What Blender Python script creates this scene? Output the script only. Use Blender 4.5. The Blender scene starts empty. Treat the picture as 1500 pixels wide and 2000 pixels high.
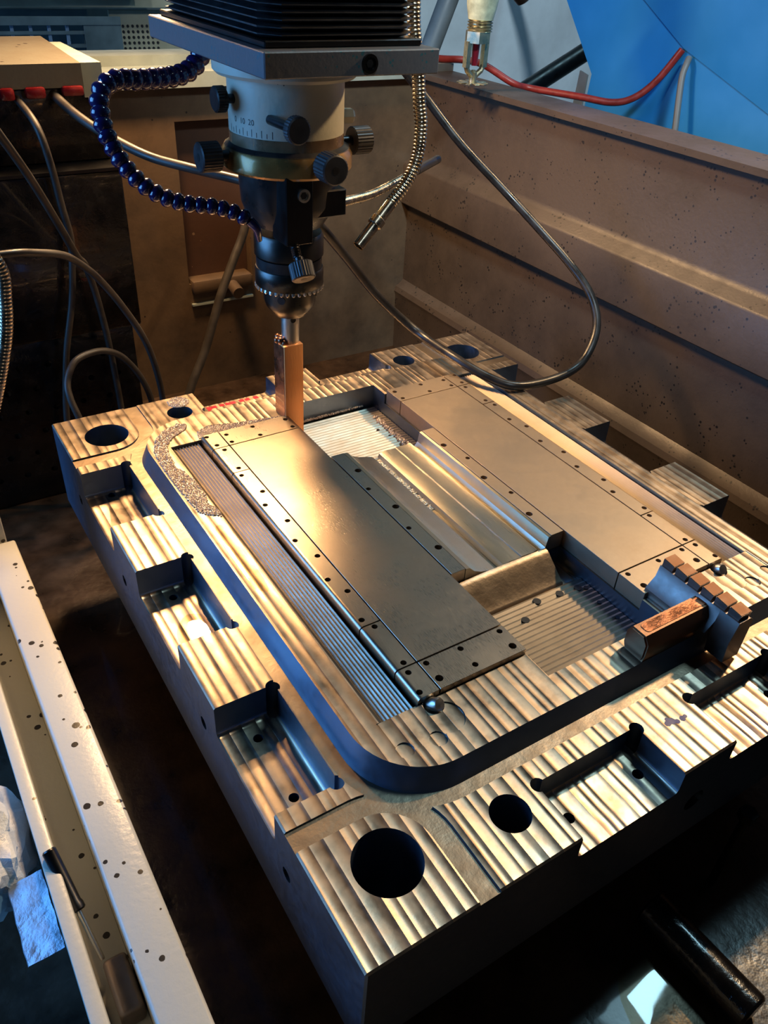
import bpy, bmesh, math, random
from mathutils import Vector, Matrix
random.seed(7)
scn = bpy.context.scene
COL = scn.collection
PI = math.pi

# ------------------------------------------------------------------ camera
cam_d = bpy.data.cameras.new('camera'); cam = bpy.data.objects.new('camera', cam_d); COL.objects.link(cam)
cam_d.sensor_fit = 'VERTICAL'; cam_d.sensor_height = 36.0; cam_d.lens = 36.0 * 1570.276 / 2000.0
cam_d.clip_start = 0.01; cam_d.clip_end = 50
R = Matrix(((0.84526158, -0.53181441, 0.05202211), (-0.27914234, -0.52247688, -0.80566585), (0.45564506, 0.66647681, -0.59008155)))
ax_x = Vector(R[0]).normalized(); ax_f = Vector(R[2]).normalized()
ax_y = (-Vector(R[1])).normalized()
ax_x = ax_y.cross(-ax_f).normalized(); ax_y = (-ax_f).cross(ax_x).normalized()
mw = Matrix((ax_x, ax_y, -ax_f)).transposed().to_4x4(); mw.translation = Vector((-0.10798, -0.14751, 0.41450))
cam.matrix_world = mw
scn.camera = cam
# ------------------------------------------------------------------ light
scn.view_settings.view_transform = 'Standard'; scn.view_settings.look = 'None'
scn.view_settings.gamma = 1.0; scn.view_settings.use_curve_mapping = False
scn.view_settings.exposure = 0.0
w = bpy.data.worlds.new('workshop_air'); scn.world = w; w.use_nodes = True
w.node_tree.nodes['Background'].inputs[0].default_value = (0.30, 0.42, 0.55, 1)
w.node_tree.nodes['Background'].inputs[1].default_value = 0.022
def area(name, loc, target, size, size_y, power, color, spread=None):
    l = bpy.data.lights.new(name, 'AREA'); l.shape = 'RECTANGLE'; l.size = size; l.size_y = size_y
    l.energy = power; l.color = color
    if spread: l.spread = spread
    o = bpy.data.objects.new(name, l); COL.objects.link(o); o.location = loc
    o.rotation_euler = (Vector(target) - Vector(loc)).to_track_quat('-Z', 'Y').to_euler()
    return o
area('work_lamp', (0.215, 0.845, 0.54), (0.22, 0.33, 0.0), 0.11, 0.11, 9.5, (1.0, 0.61, 0.29))
def spot(name, loc, target, power, color, cone, blend=0.4, soft=0.03):
    l = bpy.data.lights.new(name, 'SPOT'); l.energy = power; l.color = color; l.spot_size = math.radians(cone); l.spot_blend = blend; l.shadow_soft_size = soft
    o = bpy.data.objects.new(name, l); COL.objects.link(o); o.location = loc
    o.rotation_euler = (Vector(target) - Vector(loc)).to_track_quat('-Z', 'Y').to_euler()
spot('side_lamp', (1.15, 0.30, 0.95), (0.22, 0.30, 0.05), 44.0, (1.0, 0.66, 0.34), 58)
spot('shelf_fill', (-0.7, 0.9, 1.1), (0.25, 1.5, 0.22), 40.0, (0.70, 0.88, 1.0), 40)  # added fill, only brightens the crate and shelf behind the tank
area('window_daylight', (-1.3, 0.95, 0.45), (0.05, 0.30, 0.0), 1.2, 0.9, 27.0, (0.13, 0.43, 1.0))
area('skylight', (1.7, 0.62, 2.65), (0.3, 0.2, 0.0), 0.45, 0.40, 18.0, (0.45, 0.82, 1.0))
spot('workshop_ceiling_lamp', (-0.2, -1.3, 2.0), (1.15, 1.0, 0.30), 330.0, (0.74, 0.91, 1.0), 34, 0.5, 0.15)

# ------------------------------------------------------------------ materials
def mat_new(name):
    m = bpy.data.materials.new(name); m.use_nodes = True
    nt = m.node_tree; b = nt.nodes['Principled BSDF']
    return m, nt, b
def N(nt, t, **kw):
    n = nt.nodes.new(t)
    for k, v in kw.items(): setattr(n, k, v)
    return n
def L(nt, a, b): nt.links.new(a, b)
def M(nt, op, a, b=None, c=None):
    n = N(nt, 'ShaderNodeMath', operation=op)
    for i, v in enumerate((a, b, c)):
        if v is None: continue
        if isinstance(v, (int, float)): n.inputs[i].default_value = v
        else: L(nt, v, n.inputs[i])
    return n.outputs[0]
def mixc(nt, f, a, b):
    n = N(nt, 'ShaderNodeMix', data_type='RGBA')
    if isinstance(f, (int, float)): n.inputs[0].default_value = f
    else: L(nt, f, n.inputs[0])
    for i, v in ((6, a), (7, b)):
        if isinstance(v, tuple): n.inputs[i].default_value = (*v[:3], 1)
        else: L(nt, v, n.inputs[i])
    return n.outputs[2]
def noise(nt, scale, detail=4, rough=0.55, vec=None, stretch=None):
    n = N(nt, 'ShaderNodeTexNoise'); n.inputs['Scale'].default_value = scale
    n.inputs['Detail'].default_value = detail; n.inputs['Roughness'].default_value = rough
    tc = N(nt, 'ShaderNodeTexCoord'); v = tc.outputs['Object']
    if stretch:
        mp = N(nt, 'ShaderNodeMapping'); mp.inputs['Scale'].default_value = stretch; L(nt, v, mp.inputs[0]); v = mp.outputs[0]
    L(nt, v, n.inputs['Vector'])
    return n.outputs[0]
def ramp(nt, f, p0, p1, v0=0.0, v1=1.0):
    n = N(nt, 'ShaderNodeMapRange'); L(nt, f, n.inputs[0])
    n.inputs[1].default_value = p0; n.inputs[2].default_value = p1; n.inputs[3].default_value = v0; n.inputs[4].default_value = v1
    return n.outputs[0]
def bump(nt, h, b, dist=1.0, strength=1.0):
    n = N(nt, 'ShaderNodeBump'); n.inputs['Distance'].default_value = dist; n.inputs['Strength'].default_value = strength
    L(nt, h, n.inputs['Height']); L(nt, n.outputs[0], b.inputs['Normal'])
def simple(name, col, rough=0.5, metal=0.0, var=0.25, nscale=40, bumpd=0.0, coat=0.0, stretch=None, rvar=0.12):
    m, nt, b = mat_new(name)
    n1 = noise(nt, nscale, 5, 0.6, stretch=stretch)
    d = tuple(c * (1 - var) for c in col); h = tuple(min(1, c * (1 + var * 0.6)) for c in col)
    L(nt, mixc(nt, ramp(nt, n1, 0.3, 0.7), d, h), b.inputs['Base Color'])
    b.inputs['Metallic'].default_value = metal
    L(nt, ramp(nt, n1, 0.3, 0.7, max(0.02, rough - rvar), min(1, rough + rvar)), b.inputs['Roughness'])
    if coat: b.inputs['Coat Weight'].default_value = coat; b.inputs['Coat Roughness'].default_value = 0.05
    if bumpd: bump(nt, n1, b, bumpd)
    return m
def scallop(name, pitch, axis='X', A=0.00055, B=0.0012, col=(0.56, 0.44, 0.32), rough=0.35):
    """milled steel: concave tool passes side by side, each pass slightly tilted"""
    m, nt, b = mat_new(name)
    tc = N(nt, 'ShaderNodeTexCoord'); sp = N(nt, 'ShaderNodeSeparateXYZ'); L(nt, tc.outputs['Object'], sp.inputs[0])
    x = sp.outputs[axis]
    ns = N(nt, 'ShaderNodeTexNoise', noise_dimensions='1D'); ns.inputs['Scale'].default_value = 0.35 / pitch; ns.inputs['Detail'].default_value = 2
    L(nt, x, ns.inputs['W'])
    f = M(nt, 'ADD', M(nt, 'DIVIDE', x, pitch), M(nt, 'MULTIPLY', ns.outputs[0], 1.6))
    cell = M(nt, 'FLOOR', f); fr = M(nt, 'FRACT', f)
    wn = N(nt, 'ShaderNodeTexWhiteNoise', noise_dimensions='1D'); L(nt, cell, wn.inputs['W'])
    r = wn.outputs['Value']
    d = M(nt, 'SUBTRACT', fr, 0.5)
    h = M(nt, 'ADD', M(nt, 'MULTIPLY', M(nt, 'MULTIPLY', d, d), 4 * A), M(nt, 'MULTIPLY', M(nt, 'MULTIPLY', M(nt, 'SUBTRACT', r, 0.5), fr), B))
    fine = noise(nt, 900, 3, 0.6)
    h = M(nt, 'ADD', h, M(nt, 'MULTIPLY', fine, 0.000015))
    lowf = noise(nt, 55, 3, 0.6)
    h = M(nt, 'ADD', h, M(nt, 'MULTIPLY', lowf, 0.00009))
    g = N(nt, 'ShaderNodeNewGeometry'); sn = N(nt, 'ShaderNodeSeparateXYZ'); L(nt, g.outputs['True Normal'], sn.inputs[0])
    up = M(nt, 'GREATER_THAN', sn.outputs['Z'], 0.7)
    bump(nt, M(nt, 'MULTIPLY', h, up), b)
    stain = ramp(nt, noise(nt, 40, 8, 0.75), 0.48, 0.66)
    c = mixc(nt, M(nt, 'MULTIPLY', stain, 0.4), col, (0.26, 0.15, 0.08))
    c = mixc(nt, M(nt, 'MULTIPLY', M(nt, 'MULTIPLY', r, up), 0.35), c, (0.36, 0.30, 0.25))
    L(nt, c, b.inputs['Base Color'])
    b.inputs['Metallic'].default_value = 1.0
    rr = ramp(nt, lowf, 0.3, 0.7, rough - 0.06, rough + 0.14)
    L(nt, rr, b.inputs['Roughness'])
    return m
def brushed(name, col, rough, stretch=(40, 1.2, 40), scale=60, bumpd=0.00012, stain=0.35):
    m, nt, b = mat_new(name)
    n1 = noise(nt, scale, 4, 0.6, stretch=stretch); n2 = noise(nt, 18, 6, 0.65)
    c = mixc(nt, M(nt, 'MULTIPLY', ramp(nt, n2, 0.42, 0.68), stain), col, tuple(x * 0.55 for x in (col[0], col[1] * 0.9, col[2] * 0.8)))
    L(nt, c, b.inputs['Base Color']); b.inputs['Metallic'].default_value = 1.0
    L(nt, M(nt, 'ADD', ramp(nt, n1, 0.3, 0.7, rough - 0.04, rough + 0.05), M(nt, 'MULTIPLY', ramp(nt, n2, 0.4, 0.7), 0.08)), b.inputs['Roughness'])
    bump(nt, n1, b, bumpd)
    return m
def chipped(name, col, dark, dscale=60, thr=0.12, rough=0.4, grime=0.3, gcol=(0.12, 0.08, 0.05)):
    m, nt, b = mat_new(name)
    v = N(nt, 'ShaderNodeTexVoronoi'); v.inputs['Scale'].default_value = dscale
    tc = N(nt, 'ShaderNodeTexCoord'); L(nt, tc.outputs['Object'], v.inputs['Vector'])
    msk = noise(nt, dscale * 0.22, 2)
    d = M(nt, 'ADD', v.outputs['Distance'], M(nt, 'MULTIPLY', noise(nt, dscale * 4, 2), 0.08))
    lim = ramp(nt, msk, 0.42, 0.66, 0.02, thr)
    spot = M(nt, 'LESS_THAN', d, lim)
    n2 = ramp(nt, noise(nt, 9, 7, 0.65), 0.42, 0.72)
    c = mixc(nt, M(nt, 'MULTIPLY', n2, grime), col, gcol)
    c = mixc(nt, spot, c, dark)
    L(nt, c, b.inputs['Base Color'])
    L(nt, ramp(nt, n2, 0, 1, rough, rough + 0.2), b.inputs['Roughness'])
    bump(nt, noise(nt, 260, 3), b, 0.0002)
    return m

MT = {}
MT['scal'] = scallop('milled_steel', 0.0085)
MT['scal_wide'] = scallop('milled_steel_wide', 0.0105, A=0.0005, B=0.0005)
MT['wall'] = brushed('ground_steel_daylight_blue', (0.18, 0.245, 0.36), 0.38, stretch=(1, 1, 1), scale=160, bumpd=0.00006, stain=0.3)  # blue in the base colour stands in for daylight on side faces
MT['insert'] = brushed('ground_insert_steel', (0.54, 0.44, 0.34), 0.28, stretch=(60, 3, 60), scale=50, bumpd=0.00008)
MT['insert_r'] = brushed('worn_insert_steel', (0.56, 0.44, 0.32), 0.42, stretch=(60, 3, 60), scale=50, bumpd=0.00010)
MT['strip'] = brushed('insert_strip_steel', (0.54, 0.46, 0.37), 0.28, stretch=(60, 3, 60), scale=50, bumpd=0.00006)
MT['chan'] = brushed('channel_steel', (0.60, 0.53, 0.40), 0.30, stretch=(70, 1, 70), scale=40, bumpd=0.0001)
MT['groove'] = brushed('groove_steel', (0.36, 0.28, 0.20), 0.42, stretch=(1, 1, 1), scale=70, bumpd=0.0005, stain=0.75)
MT['rib'] = brushed('ribbed_steel', (0.46, 0.39, 0.31), 0.42, stretch=(1, 1, 1), scale=90, bumpd=0.00003)
MT['copper'] = brushed('worn_copper', (1.0, 0.42, 0.15), 0.38, stretch=(8, 8, 1.5), scale=60, bumpd=0.0002, stain=0.45)
MT['copper'].node_tree.nodes['Principled BSDF'].inputs['Metallic'].default_value = 0.35
MT['copper_dark'] = simple('oiled_shaded_copper', (0.36, 0.15, 0.08), 0.32, 0.85, 0.4, 90, 0.0006, 0.5)  # for oily parts and for the electrode's shaded side
MT['brownblk'] = brushed('brown_oxidised_metal', (0.34, 0.19, 0.12), 0.33, stretch=(1, 1, 1), scale=70, stain=0.4)
MT['greyblk'] = brushed('grey_brown_graphite', (0.27, 0.22, 0.20), 0.42, stretch=(1, 1, 1), scale=120, stain=0.3)
MT['orangetop'] = simple('rust_orange_oxide', (0.46, 0.19, 0.07), 0.6, 0.2, 0.35, 120, 0.0003)
MT['steel'] = brushed('bright_steel', (0.72, 0.68, 0.62), 0.32, stretch=(1, 1, 6), scale=120)
MT['dsteel'] = brushed('blackened_steel', (0.055, 0.055, 0.06), 0.30, stretch=(1, 1, 1), scale=60)
MT['chuck'] = brushed('chuck_steel', (0.10, 0.095, 0.09), 0.28, stretch=(1, 1, 1), scale=60)
MT['black'] = simple('black_oxide', (0.018, 0.018, 0.02), 0.34, 0.0, 0.3, 60)
MT['dgrey'] = simple('knob_grey', (0.06, 0.06, 0.065), 0.45, 0.5, 0.3, 90)
MT['rubber'] = simple('black_rubber', (0.018, 0.016, 0.015), 0.36, 0.0, 0.4, 60)
MT['greyhose'] = simple('grey_hose', (0.04, 0.033, 0.028), 0.45, 0.0, 0.35, 50)
MT['bellows'] = simple('bellows_cloth', (0.010, 0.010, 0.012), 0.55, 0.0, 0.3, 60)
MT['cream'] = chipped('cream_enamel', (0.62, 0.60, 0.48), (0.10, 0.08, 0.06), 180, 0.14, 0.35, 0.25, (0.35, 0.25, 0.12))
MT['grime'] = chipped('grimy_cream', (0.13, 0.12, 0.09), (0.03, 0.02, 0.015), 60, 0.25, 0.4, 0.8, (0.07, 0.05, 0.03))
MT['band'] = simple('oil_stained_band', (0.24, 0.15, 0.08), 0.3, 0.2, 0.5, 30, 0.0002, 0.4)
MT['ring'] = simple('amber_oiled_ring', (0.36, 0.20, 0.06), 0.28, 0.45, 0.45, 26, 0, 0.4)
MT['plate'] = chipped('mottled_plate', (0.12, 0.125, 0.14), (0.035, 0.13, 0.16), 300, 0.42, 0.42, 0.6, (0.16, 0.13, 0.11))
MT['rail'] = chipped('pale_rail_enamel', (0.60, 0.60, 0.54), (0.03, 0.025, 0.02), 110, 0.36, 0.30, 0.10, (0.45, 0.40, 0.30))
MT['tank'] = chipped('stained_tank_wall', (0.070, 0.050, 0.036), (0.010, 0.008, 0.007), 170, 0.33, 0.42, 0.9, (0.026, 0.016, 0.010))
MT['tankback'] = chipped('tan_tank_back', (0.12, 0.076, 0.044), (0.02, 0.012, 0.01), 50, 0.14, 0.42, 0.9, (0.030, 0.018, 0.010))
MT['recesspanel'] = chipped('dark_reddish_panel', (0.07, 0.032, 0.018), (0.20, 0.12, 0.07), 60, 0.2, 0.5, 0.6, (0.02, 0.01, 0.008))  # darker and redder than the wall round the recess
MT['ledge'] = simple('pale_ledge', (0.30, 0.34, 0.30), 0.45, 0.0, 0.15, 30)
MT['floor'] = simple('oily_tank_floor', (0.045, 0.024, 0.012), 0.34, 0.0, 0.75, 22, 0.002, 0.15)
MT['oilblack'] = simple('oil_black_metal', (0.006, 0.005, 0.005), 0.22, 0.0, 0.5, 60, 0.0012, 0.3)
MT['coolant'] = simple('indigo_plastic', (0.012, 0.011, 0.085), 0.15, 0.0, 0.2, 40, 0, 0.8)
MT['nickel'] = simple('nickel_hose', (0.62, 0.53, 0.40), 0.22, 1.0, 0.25, 90)
MT['red'] = simple('red_wire', (0.25, 0.02, 0.012), 0.45, 0.0, 0.3, 90)
MT['redtape'] = simple('red_tape', (0.20, 0.008, 0.01), 0.25, 0.0, 0.4, 60, 0, 0.5)
MT['blue'] = simple('blue_machine_paint', (0.022, 0.22, 0.52), 0.42, 0.0, 0.12, 8)
MT['concrete'] = simple('grey_concrete', (0.62, 0.67, 0.70), 0.85, 0.0, 0.22, 5, 0.002)
MT['greypipe'] = simple('grey_pipe', (0.13, 0.14, 0.14), 0.5, 0.0, 0.2, 20)
MT['sprk'] = simple('pale_green_pipe', (0.50, 0.55, 0.38), 0.4, 0.1, 0.4, 70)
MT['brass'] = simple('dull_brass', (0.50, 0.44, 0.28), 0.32, 0.9, 0.35, 90)
MT['crate'] = simple('dark_crate', (0.09, 0.115, 0.115), 0.5, 0.0, 0.3, 20)
MT['peg'] = simple('beige_pegboard', (0.30, 0.26, 0.17), 0.7, 0.0, 0.25, 20)
MT['hole'] = simple('hole_shade_black', (0.012, 0.010, 0.010), 0.5, 0.0, 0.2, 40)  # near-black colour for the shade inside holes, bores and seams
MT['tissue'] = simple('white_film', (0.62, 0.66, 0.70), 0.45, 0.0, 0.15, 50, 0.003)
MT['tape'] = simple('silver_tape', (0.26, 0.33, 0.42), 0.32, 0.4, 0.2, 70, 0.001)
MT['dirt'] = simple('dark_dirt', (0.05, 0.03, 0.02), 0.6, 0.0, 0.4, 200)
MT['ink'] = simple('black_ink', (0.01, 0.01, 0.012), 0.5)
MT['bluemark'] = simple('blue_marker', (0.01, 0.015, 0.20), 0.4)
MT['redmark'] = simple('red_marker', (0.45, 0.02, 0.04), 0.35)
m, nt, b = mat_new('foam_bubbles'); b.inputs['Base Color'].default_value = (0.42, 0.34, 0.28, 1); b.inputs['Roughness'].default_value = 0.10
b.inputs['Metallic'].default_value = 0.35; bump(nt, noise(nt, 700, 2), b, 0.0003); MT['foam'] = m
m, nt, b = mat_new('clear_oil'); tr = N(nt, 'ShaderNodeBsdfTransparent'); tr.inputs[0].default_value = (0.95, 0.88, 0.76, 1)
gl = N(nt, 'ShaderNodeBsdfGlossy'); gl.inputs['Roughness'].default_value = 0.03
ge_ = N(nt, 'ShaderNodeNewGeometry'); dt = N(nt, 'ShaderNodeVectorMath', operation='DOT_PRODUCT'); L(nt, ge_.outputs['Normal'], dt.inputs[0]); L(nt, ge_.outputs['Incoming'], dt.inputs[1])
sch = M(nt, 'ADD', 0.045, M(nt, 'MULTIPLY', 0.955, M(nt, 'POWER', M(nt, 'SUBTRACT', 1.0, M(nt, 'ABSOLUTE', dt.outputs['Value'])), 5.0)))
mx_ = N(nt, 'ShaderNodeMixShader'); L(nt, sch, mx_.inputs[0]); L(nt, tr.outputs[0], mx_.inputs[1]); L(nt, gl.outputs[0], mx_.inputs[2])
L(nt, mx_.outputs[0], nt.nodes['Material Output'].inputs[0]); MT['oil'] = m
m, nt, b = mat_new('ruby_glass'); b.inputs['Base Color'].default_value = (0.35, 0.02, 0.04, 1); b.inputs['Roughness'].default_value = 0.05
b.inputs['Transmission Weight'].default_value = 0.6; MT['ruby'] = m

# ------------------------------------------------------------------ mesh helpers (all lengths in millimetres)
def bm_new(): return bmesh.new()
def bx(bm, x0, x1, y0, y1, z0, z1):
    vs = [bm.verts.new((x, y, z)) for z in (z0, z1) for y in (y0, y1) for x in (x0, x1)]
    for f in ((0, 2, 3, 1), (4, 5, 7, 6), (0, 1, 5, 4), (2, 6, 7, 3), (0, 4, 6, 2), (1, 3, 7, 5)):
        bm.faces.new([vs[i] for i in f])
    return vs
def box(x0, x1, y0, y1, z0, z1, bev=0.0, seg=2):
    bm = bm_new(); bx(bm, x0, x1, y0, y1, z0, z1)
    if bev: bmesh.ops.bevel(bm, geom=bm.edges[:], offset=bev, segments=seg, affect='EDGES', profile=0.5)
    return bm
def prism(bm, pts, z0, z1, top=None):
    """polygon pts (ccw, xy) from z0 to z1; top = other polygon for a tapered prism"""
    top = top or pts
    a = [bm.verts.new((p[0], p[1], z0)) for p in pts]; c = [bm.verts.new((p[0], p[1], z1)) for p in top]
    bm.faces.new(a[::-1]); bm.faces.new(c)
    n = len(pts)
    for i in range(n): bm.faces.new((a[i], a[(i + 1) % n], c[(i + 1) % n], c[i]))
def extrude_profile(bm, prof, axis, a0, a1):
    """closed profile; axis 'y': prof=(x,z); axis 'x': prof=(y,z)"""
    def P(p, a): return (p[0], a, p[1]) if axis == 'y' else (a, p[0], p[1])
    A = [bm.verts.new(P(p, a0)) for p in prof]; B = [bm.verts.new(P(p, a1)) for p in prof]
    n = len(prof); bm.faces.new(A); bm.faces.new(B[::-1])
    for i in range(n): bm.faces.new((A[i], B[i], B[(i + 1) % n], A[(i + 1) % n]))
def rrect(x0, x1, y0, y1, r, n=10):
    out = []
    for cx, cy, a in ((x1 - r, y0 + r, -PI / 2), (x1 - r, y1 - r, 0), (x0 + r, y1 - r, PI / 2), (x0 + r, y0 + r, PI)):
        for i in range(n + 1):
            t = a + PI / 2 * i / n; out.append((cx + r * math.cos(t), cy + r * math.sin(t)))
    return out
def circ(cx, cy, r, n=24): return [(cx + r * math.cos(2 * PI * i / n), cy + r * math.sin(2 * PI * i / n)) for i in range(n)]
def cyl(bm, cx, cy, r, z0, z1, n=24): prism(bm, circ(cx, cy, r, n), z0, z1)
def lathe(bm, prof, n=48, cx=0, cy=0):
    rings = [[bm.verts.new((cx + r * math.cos(2 * PI * i / n), cy + r * math.sin(2 * PI * i / n), z)) for i in range(n)] for r, z in prof]
    for a, c in zip(rings, rings[1:]):
        for i in range(n): bm.faces.new((a[i], a[(i + 1) % n], c[(i + 1) % n], c[i]))
    bm.faces.new(rings[0][::-1]); bm.faces.new(rings[-1])
def xf(bm, mtx, verts=None): bmesh.ops.transform(bm, matrix=mtx, verts=verts or bm.verts[:])
def orient(d, origin):
    """matrix that takes +Z to direction d and the origin to 'origin'"""
    return Matrix.Translation(Vector(origin)) @ Vector(d).normalized().to_track_quat('Z', 'Y').to_matrix().to_4x4()
def smooth_path(pts, n=6):
    P = [Vector(p) for p in pts]; P = [P[0] * 2 - P[1]] + P + [P[-1] * 2 - P[-2]]; out = []
    for i in range(1, len(P) - 2):
        for k in range(n):
            t = k / n; a, b_, c, d = P[i - 1], P[i], P[i + 1], P[i + 2]
            out.append(0.5 * ((2 * b_) + (c - a) * t + (2 * a - 5 * b_ + 4 * c - d) * t * t + (3 * b_ - a - 3 * c + d) * t ** 3))
    out.append(P[-2]); return out
def sweep(bm, pts, rad, n=12):
    """round tube along pts; rad number or function of arc length"""
    pts = [Vector(p) for p in pts]; s = 0.0; rings = []; up = None
    for i, p in enumerate(pts):
        t = (pts[min(i + 1, len(pts) - 1)] - pts[max(i - 1, 0)]).normalized()
        if up is None: up = t.orthogonal().normalized()
        up = (up - t * up.dot(t)).normalized(); v = t.cross(up)
        if i: s += (p - pts[i - 1]).length
        r = rad(s) if callable(rad) else rad
        rings.append([bm.verts.new(p + (up * math.cos(2 * PI * k / n) + v * math.sin(2 * PI * k / n)) * r) for k in range(n)])
    for a, c in zip(rings, rings[1:]):
        for i in range(n): bm.faces.new((a[i], a[(i + 1) % n], c[(i + 1) % n], c[i]))
    bm.faces.new(rings[0][::-1]); bm.faces.new(rings[-1])
def resample(pts, step):
    out = [pts[0].copy()]; acc = 0.0
    for a, c in zip(pts, pts[1:]):
        d = (c - a).length; t = step - acc
        while t <= d: out.append(a.lerp(c, t / d)); t += step
        acc = (acc + d) % step
    return out
def to_mesh(name, bm, mat, smooth=35):
    bmesh.ops.recalc_face_normals(bm, faces=bm.faces[:])
    bmesh.ops.scale(bm, vec=(0.001,) * 3, verts=bm.verts[:])
    me = bpy.data.meshes.new(name); bm.to_mesh(me); bm.free()
    if mat: me.materials.append(MT[mat])
    if smooth:
        me.shade_smooth(); me.set_sharp_from_angle(angle=math.radians(smooth))
    return me
def mk(name, bm, mat, parent=None, label=None, smooth=35):
    o = bpy.data.objects.new(name, to_mesh(name, bm, mat, smooth)); COL.objects.link(o)
    if parent:
        o.parent = parent; bpl = parent.get('_o')
        o.matrix_parent_inverse = Matrix.Translation(-Vector(bpl)) if bpl else Matrix()
    if label: o['label'] = label
    return o
def root(name, loc, label, cat, group=None):
    o = bpy.data.objects.new(name, None); COL.objects.link(o); o.location = Vector(loc) * 0.001
    o.empty_display_size = 0.02; o['_o'] = tuple(Vector(loc) * 0.001)
    o['label'] = label; o['category'] = cat
    if group: o['group'] = group
    return o
def one(name, bm, mat, label, cat, group=None, smooth=35):
    o = mk(name, bm, mat, smooth=smooth); o['label'] = label; o['category'] = cat
    if group: o['group'] = group
    return o
def struct(name, bm, mat, label=None, smooth=35):
    o = mk(name, bm, mat, smooth=smooth); o['kind'] = 'structure'
    if label: o['label'] = label
    return o
def cut(o, cutters, smooth=35, mat2=None):
    """boolean difference with a list of bmeshes"""
    for cb in cutters:
        c = bpy.data.objects.new('cutter', to_mesh('cutter', cb, None, 0)); COL.objects.link(c)
        if mat2:
            c.data.materials.append(MT[mat2])
        md = o.modifiers.new('cut', 'BOOLEAN'); md.object = c; md.operation = 'DIFFERENCE'; md.solver = 'EXACT'; md.use_self = True
        if mat2: md.material_mode = 'TRANSFER'
        dg = bpy.context.evaluated_depsgraph_get()
        me = bpy.data.meshes.new_from_object(o.evaluated_get(dg), depsgraph=dg)
        o.modifiers.clear(); o.data = me
        bpy.data.objects.remove(c)
    if smooth: o.data.shade_smooth(); o.data.set_sharp_from_angle(angle=math.radians(smooth))

# ------------------------------------------------------------------ the tank: walls and floor
bm = bm_new()
extrude_profile(bm, [(720, 240), (656, 240), (656, 233), (668, 231), (668, 128), (664, 120), (652, 112), (650, 108), (650, 52), (652, 50), (664, 49), (664, -78), (658, -84), (650, -88), (647, -96), (650, -104), (652, -200), (720, -200)], 'y', -420, 970)
struct('wall_right', bm, 'tank', 'brown stained steel side wall of the tank with a ledge')
bm = bm_new(); bx(bm, 150, 720, 970, 1000, -200, 232)
wb = struct('wall_back', bm, 'tankback', 'tan tank back wall with a recessed window')
c = bm_new(); bx(c, 283, 384, 940, 992, -30, 190); cut(wb, [c])
bm = bm_new(); bx(bm, 60, 720, 955, 1010, 232, 250); struct('trim_1', bm, 'ledge', 'cream ledge along the top of the tank back wall')
bm = bm_new(); bx(bm, -60, 720, 1010, 1062, 244, 262); struct('trim_2', bm, 'ledge', 'pale green rail behind the tank back wall')
bm = bm_new(); bx(bm, -300, 720, -420, 1000, -215, -200); struct('floor', bm, 'floor')
# recessed window furniture
bm = bm_new(); bx(bm, 283.5, 383.5, 988, 991.8, -29.5, 189.5); o = mk('recess_panel', bm, 'recesspanel', wb, 'dark reddish brown panel')
r_ = root('window_latch', (335, 985, -30), 'tan bar with a round knob at the foot of the tank window recess', 'latch')
mk('bar', box(286, 381, 962, 990, -44, -24, 4), 'tankback', r_)
bm = bm_new(); cyl(bm, 0, 0, 9, 0, 26, 20); xf(bm, orient((0, -1, -0.2), (348, 966, -38))); mk('knob', bm, 'tankback', r_)
bm = bm_new(); bx(bm, 284, 382, 965, 970, -62, -59); mk('lip', bm, 'ledge', r_)

# ------------------------------------------------------------------ black housing at the back left
r_ = root('column_housing', (40, 820, -200), 'oily black stepped machine housing with cream top at the back left', 'machine')
bm = bm_new(); extrude_profile(bm, [(800, 262), (800, 284), (960, 290), (960, 262)], 'x', -120, 131); mk('top_cover', bm, 'grime', r_)
bm = bm_new(); bx(bm, 131, 152, 802, 960, 252, 284); mk('top_corner', bm, 'ledge', r_)
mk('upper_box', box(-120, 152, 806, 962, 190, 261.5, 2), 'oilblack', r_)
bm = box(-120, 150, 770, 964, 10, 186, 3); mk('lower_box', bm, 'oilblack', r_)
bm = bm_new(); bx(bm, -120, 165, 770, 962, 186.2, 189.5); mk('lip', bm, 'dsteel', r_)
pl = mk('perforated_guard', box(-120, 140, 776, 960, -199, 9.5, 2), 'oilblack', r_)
cs = bm_new()
for i in range(6):
    for j in range(6):
        cc = bm_new(); cyl(cc, 0, 0, 4, 0, 12, 10); xf(cc, orient((0, 1, 0), (-60 + i * 32 + (j % 2) * 14, 770, -20 - j * 28)))
        me = bpy.data.meshes.new('t'); cc.to_mesh(me); cc.free(); cs.from_mesh(me); bpy.data.meshes.remove(me)
cut(pl, [cs])
for i, (x0, x1) in enumerate(((48, 62), (72, 92), (108, 130))):
    bm = box(x0, x1, 796, 806, 252 + i, 264, 3); mk('red_tape', bm, 'redtape', r_, 'red tape end' if i else None)

# ------------------------------------------------------------------ the mould plate
MP = root('mould_plate', (256, 300, -92), 'large milled steel mould plate with corner bores and a raised island', 'mould')
W, LN, H = 513.0, 600.0, 92.0
body = mk('base_block', box(0, W, 0, LN, -H, 0, 1.2, 1), 'scal', MP)
def pocket(x0, x1, y0, y1, d, bev=4.0):
    """milled pocket with rounded floor edges"""
    c = bm_new(); bx(c, x0, x1, y0, y1, -d, 12)
    low = [e for e in c.edges if all(abs(v.co.z + d) < 1e-4 for v in e.verts)]
    bmesh.ops.bevel(c, geom=low, offset=bev, segments=3, affect='EDGES', profile=0.5)
    return c
cutters = []
SIDE = [(410, 498), (255.5, 345.5), (102, 190.5)]
ENDP = [(145, 231.5), (281, 367.5)]
for y0, y1 in SIDE:
    cutters += [pocket(-20, 43, y0, y1, 27), pocket(W - 43, W + 20, y0, y1, 27)]
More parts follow.
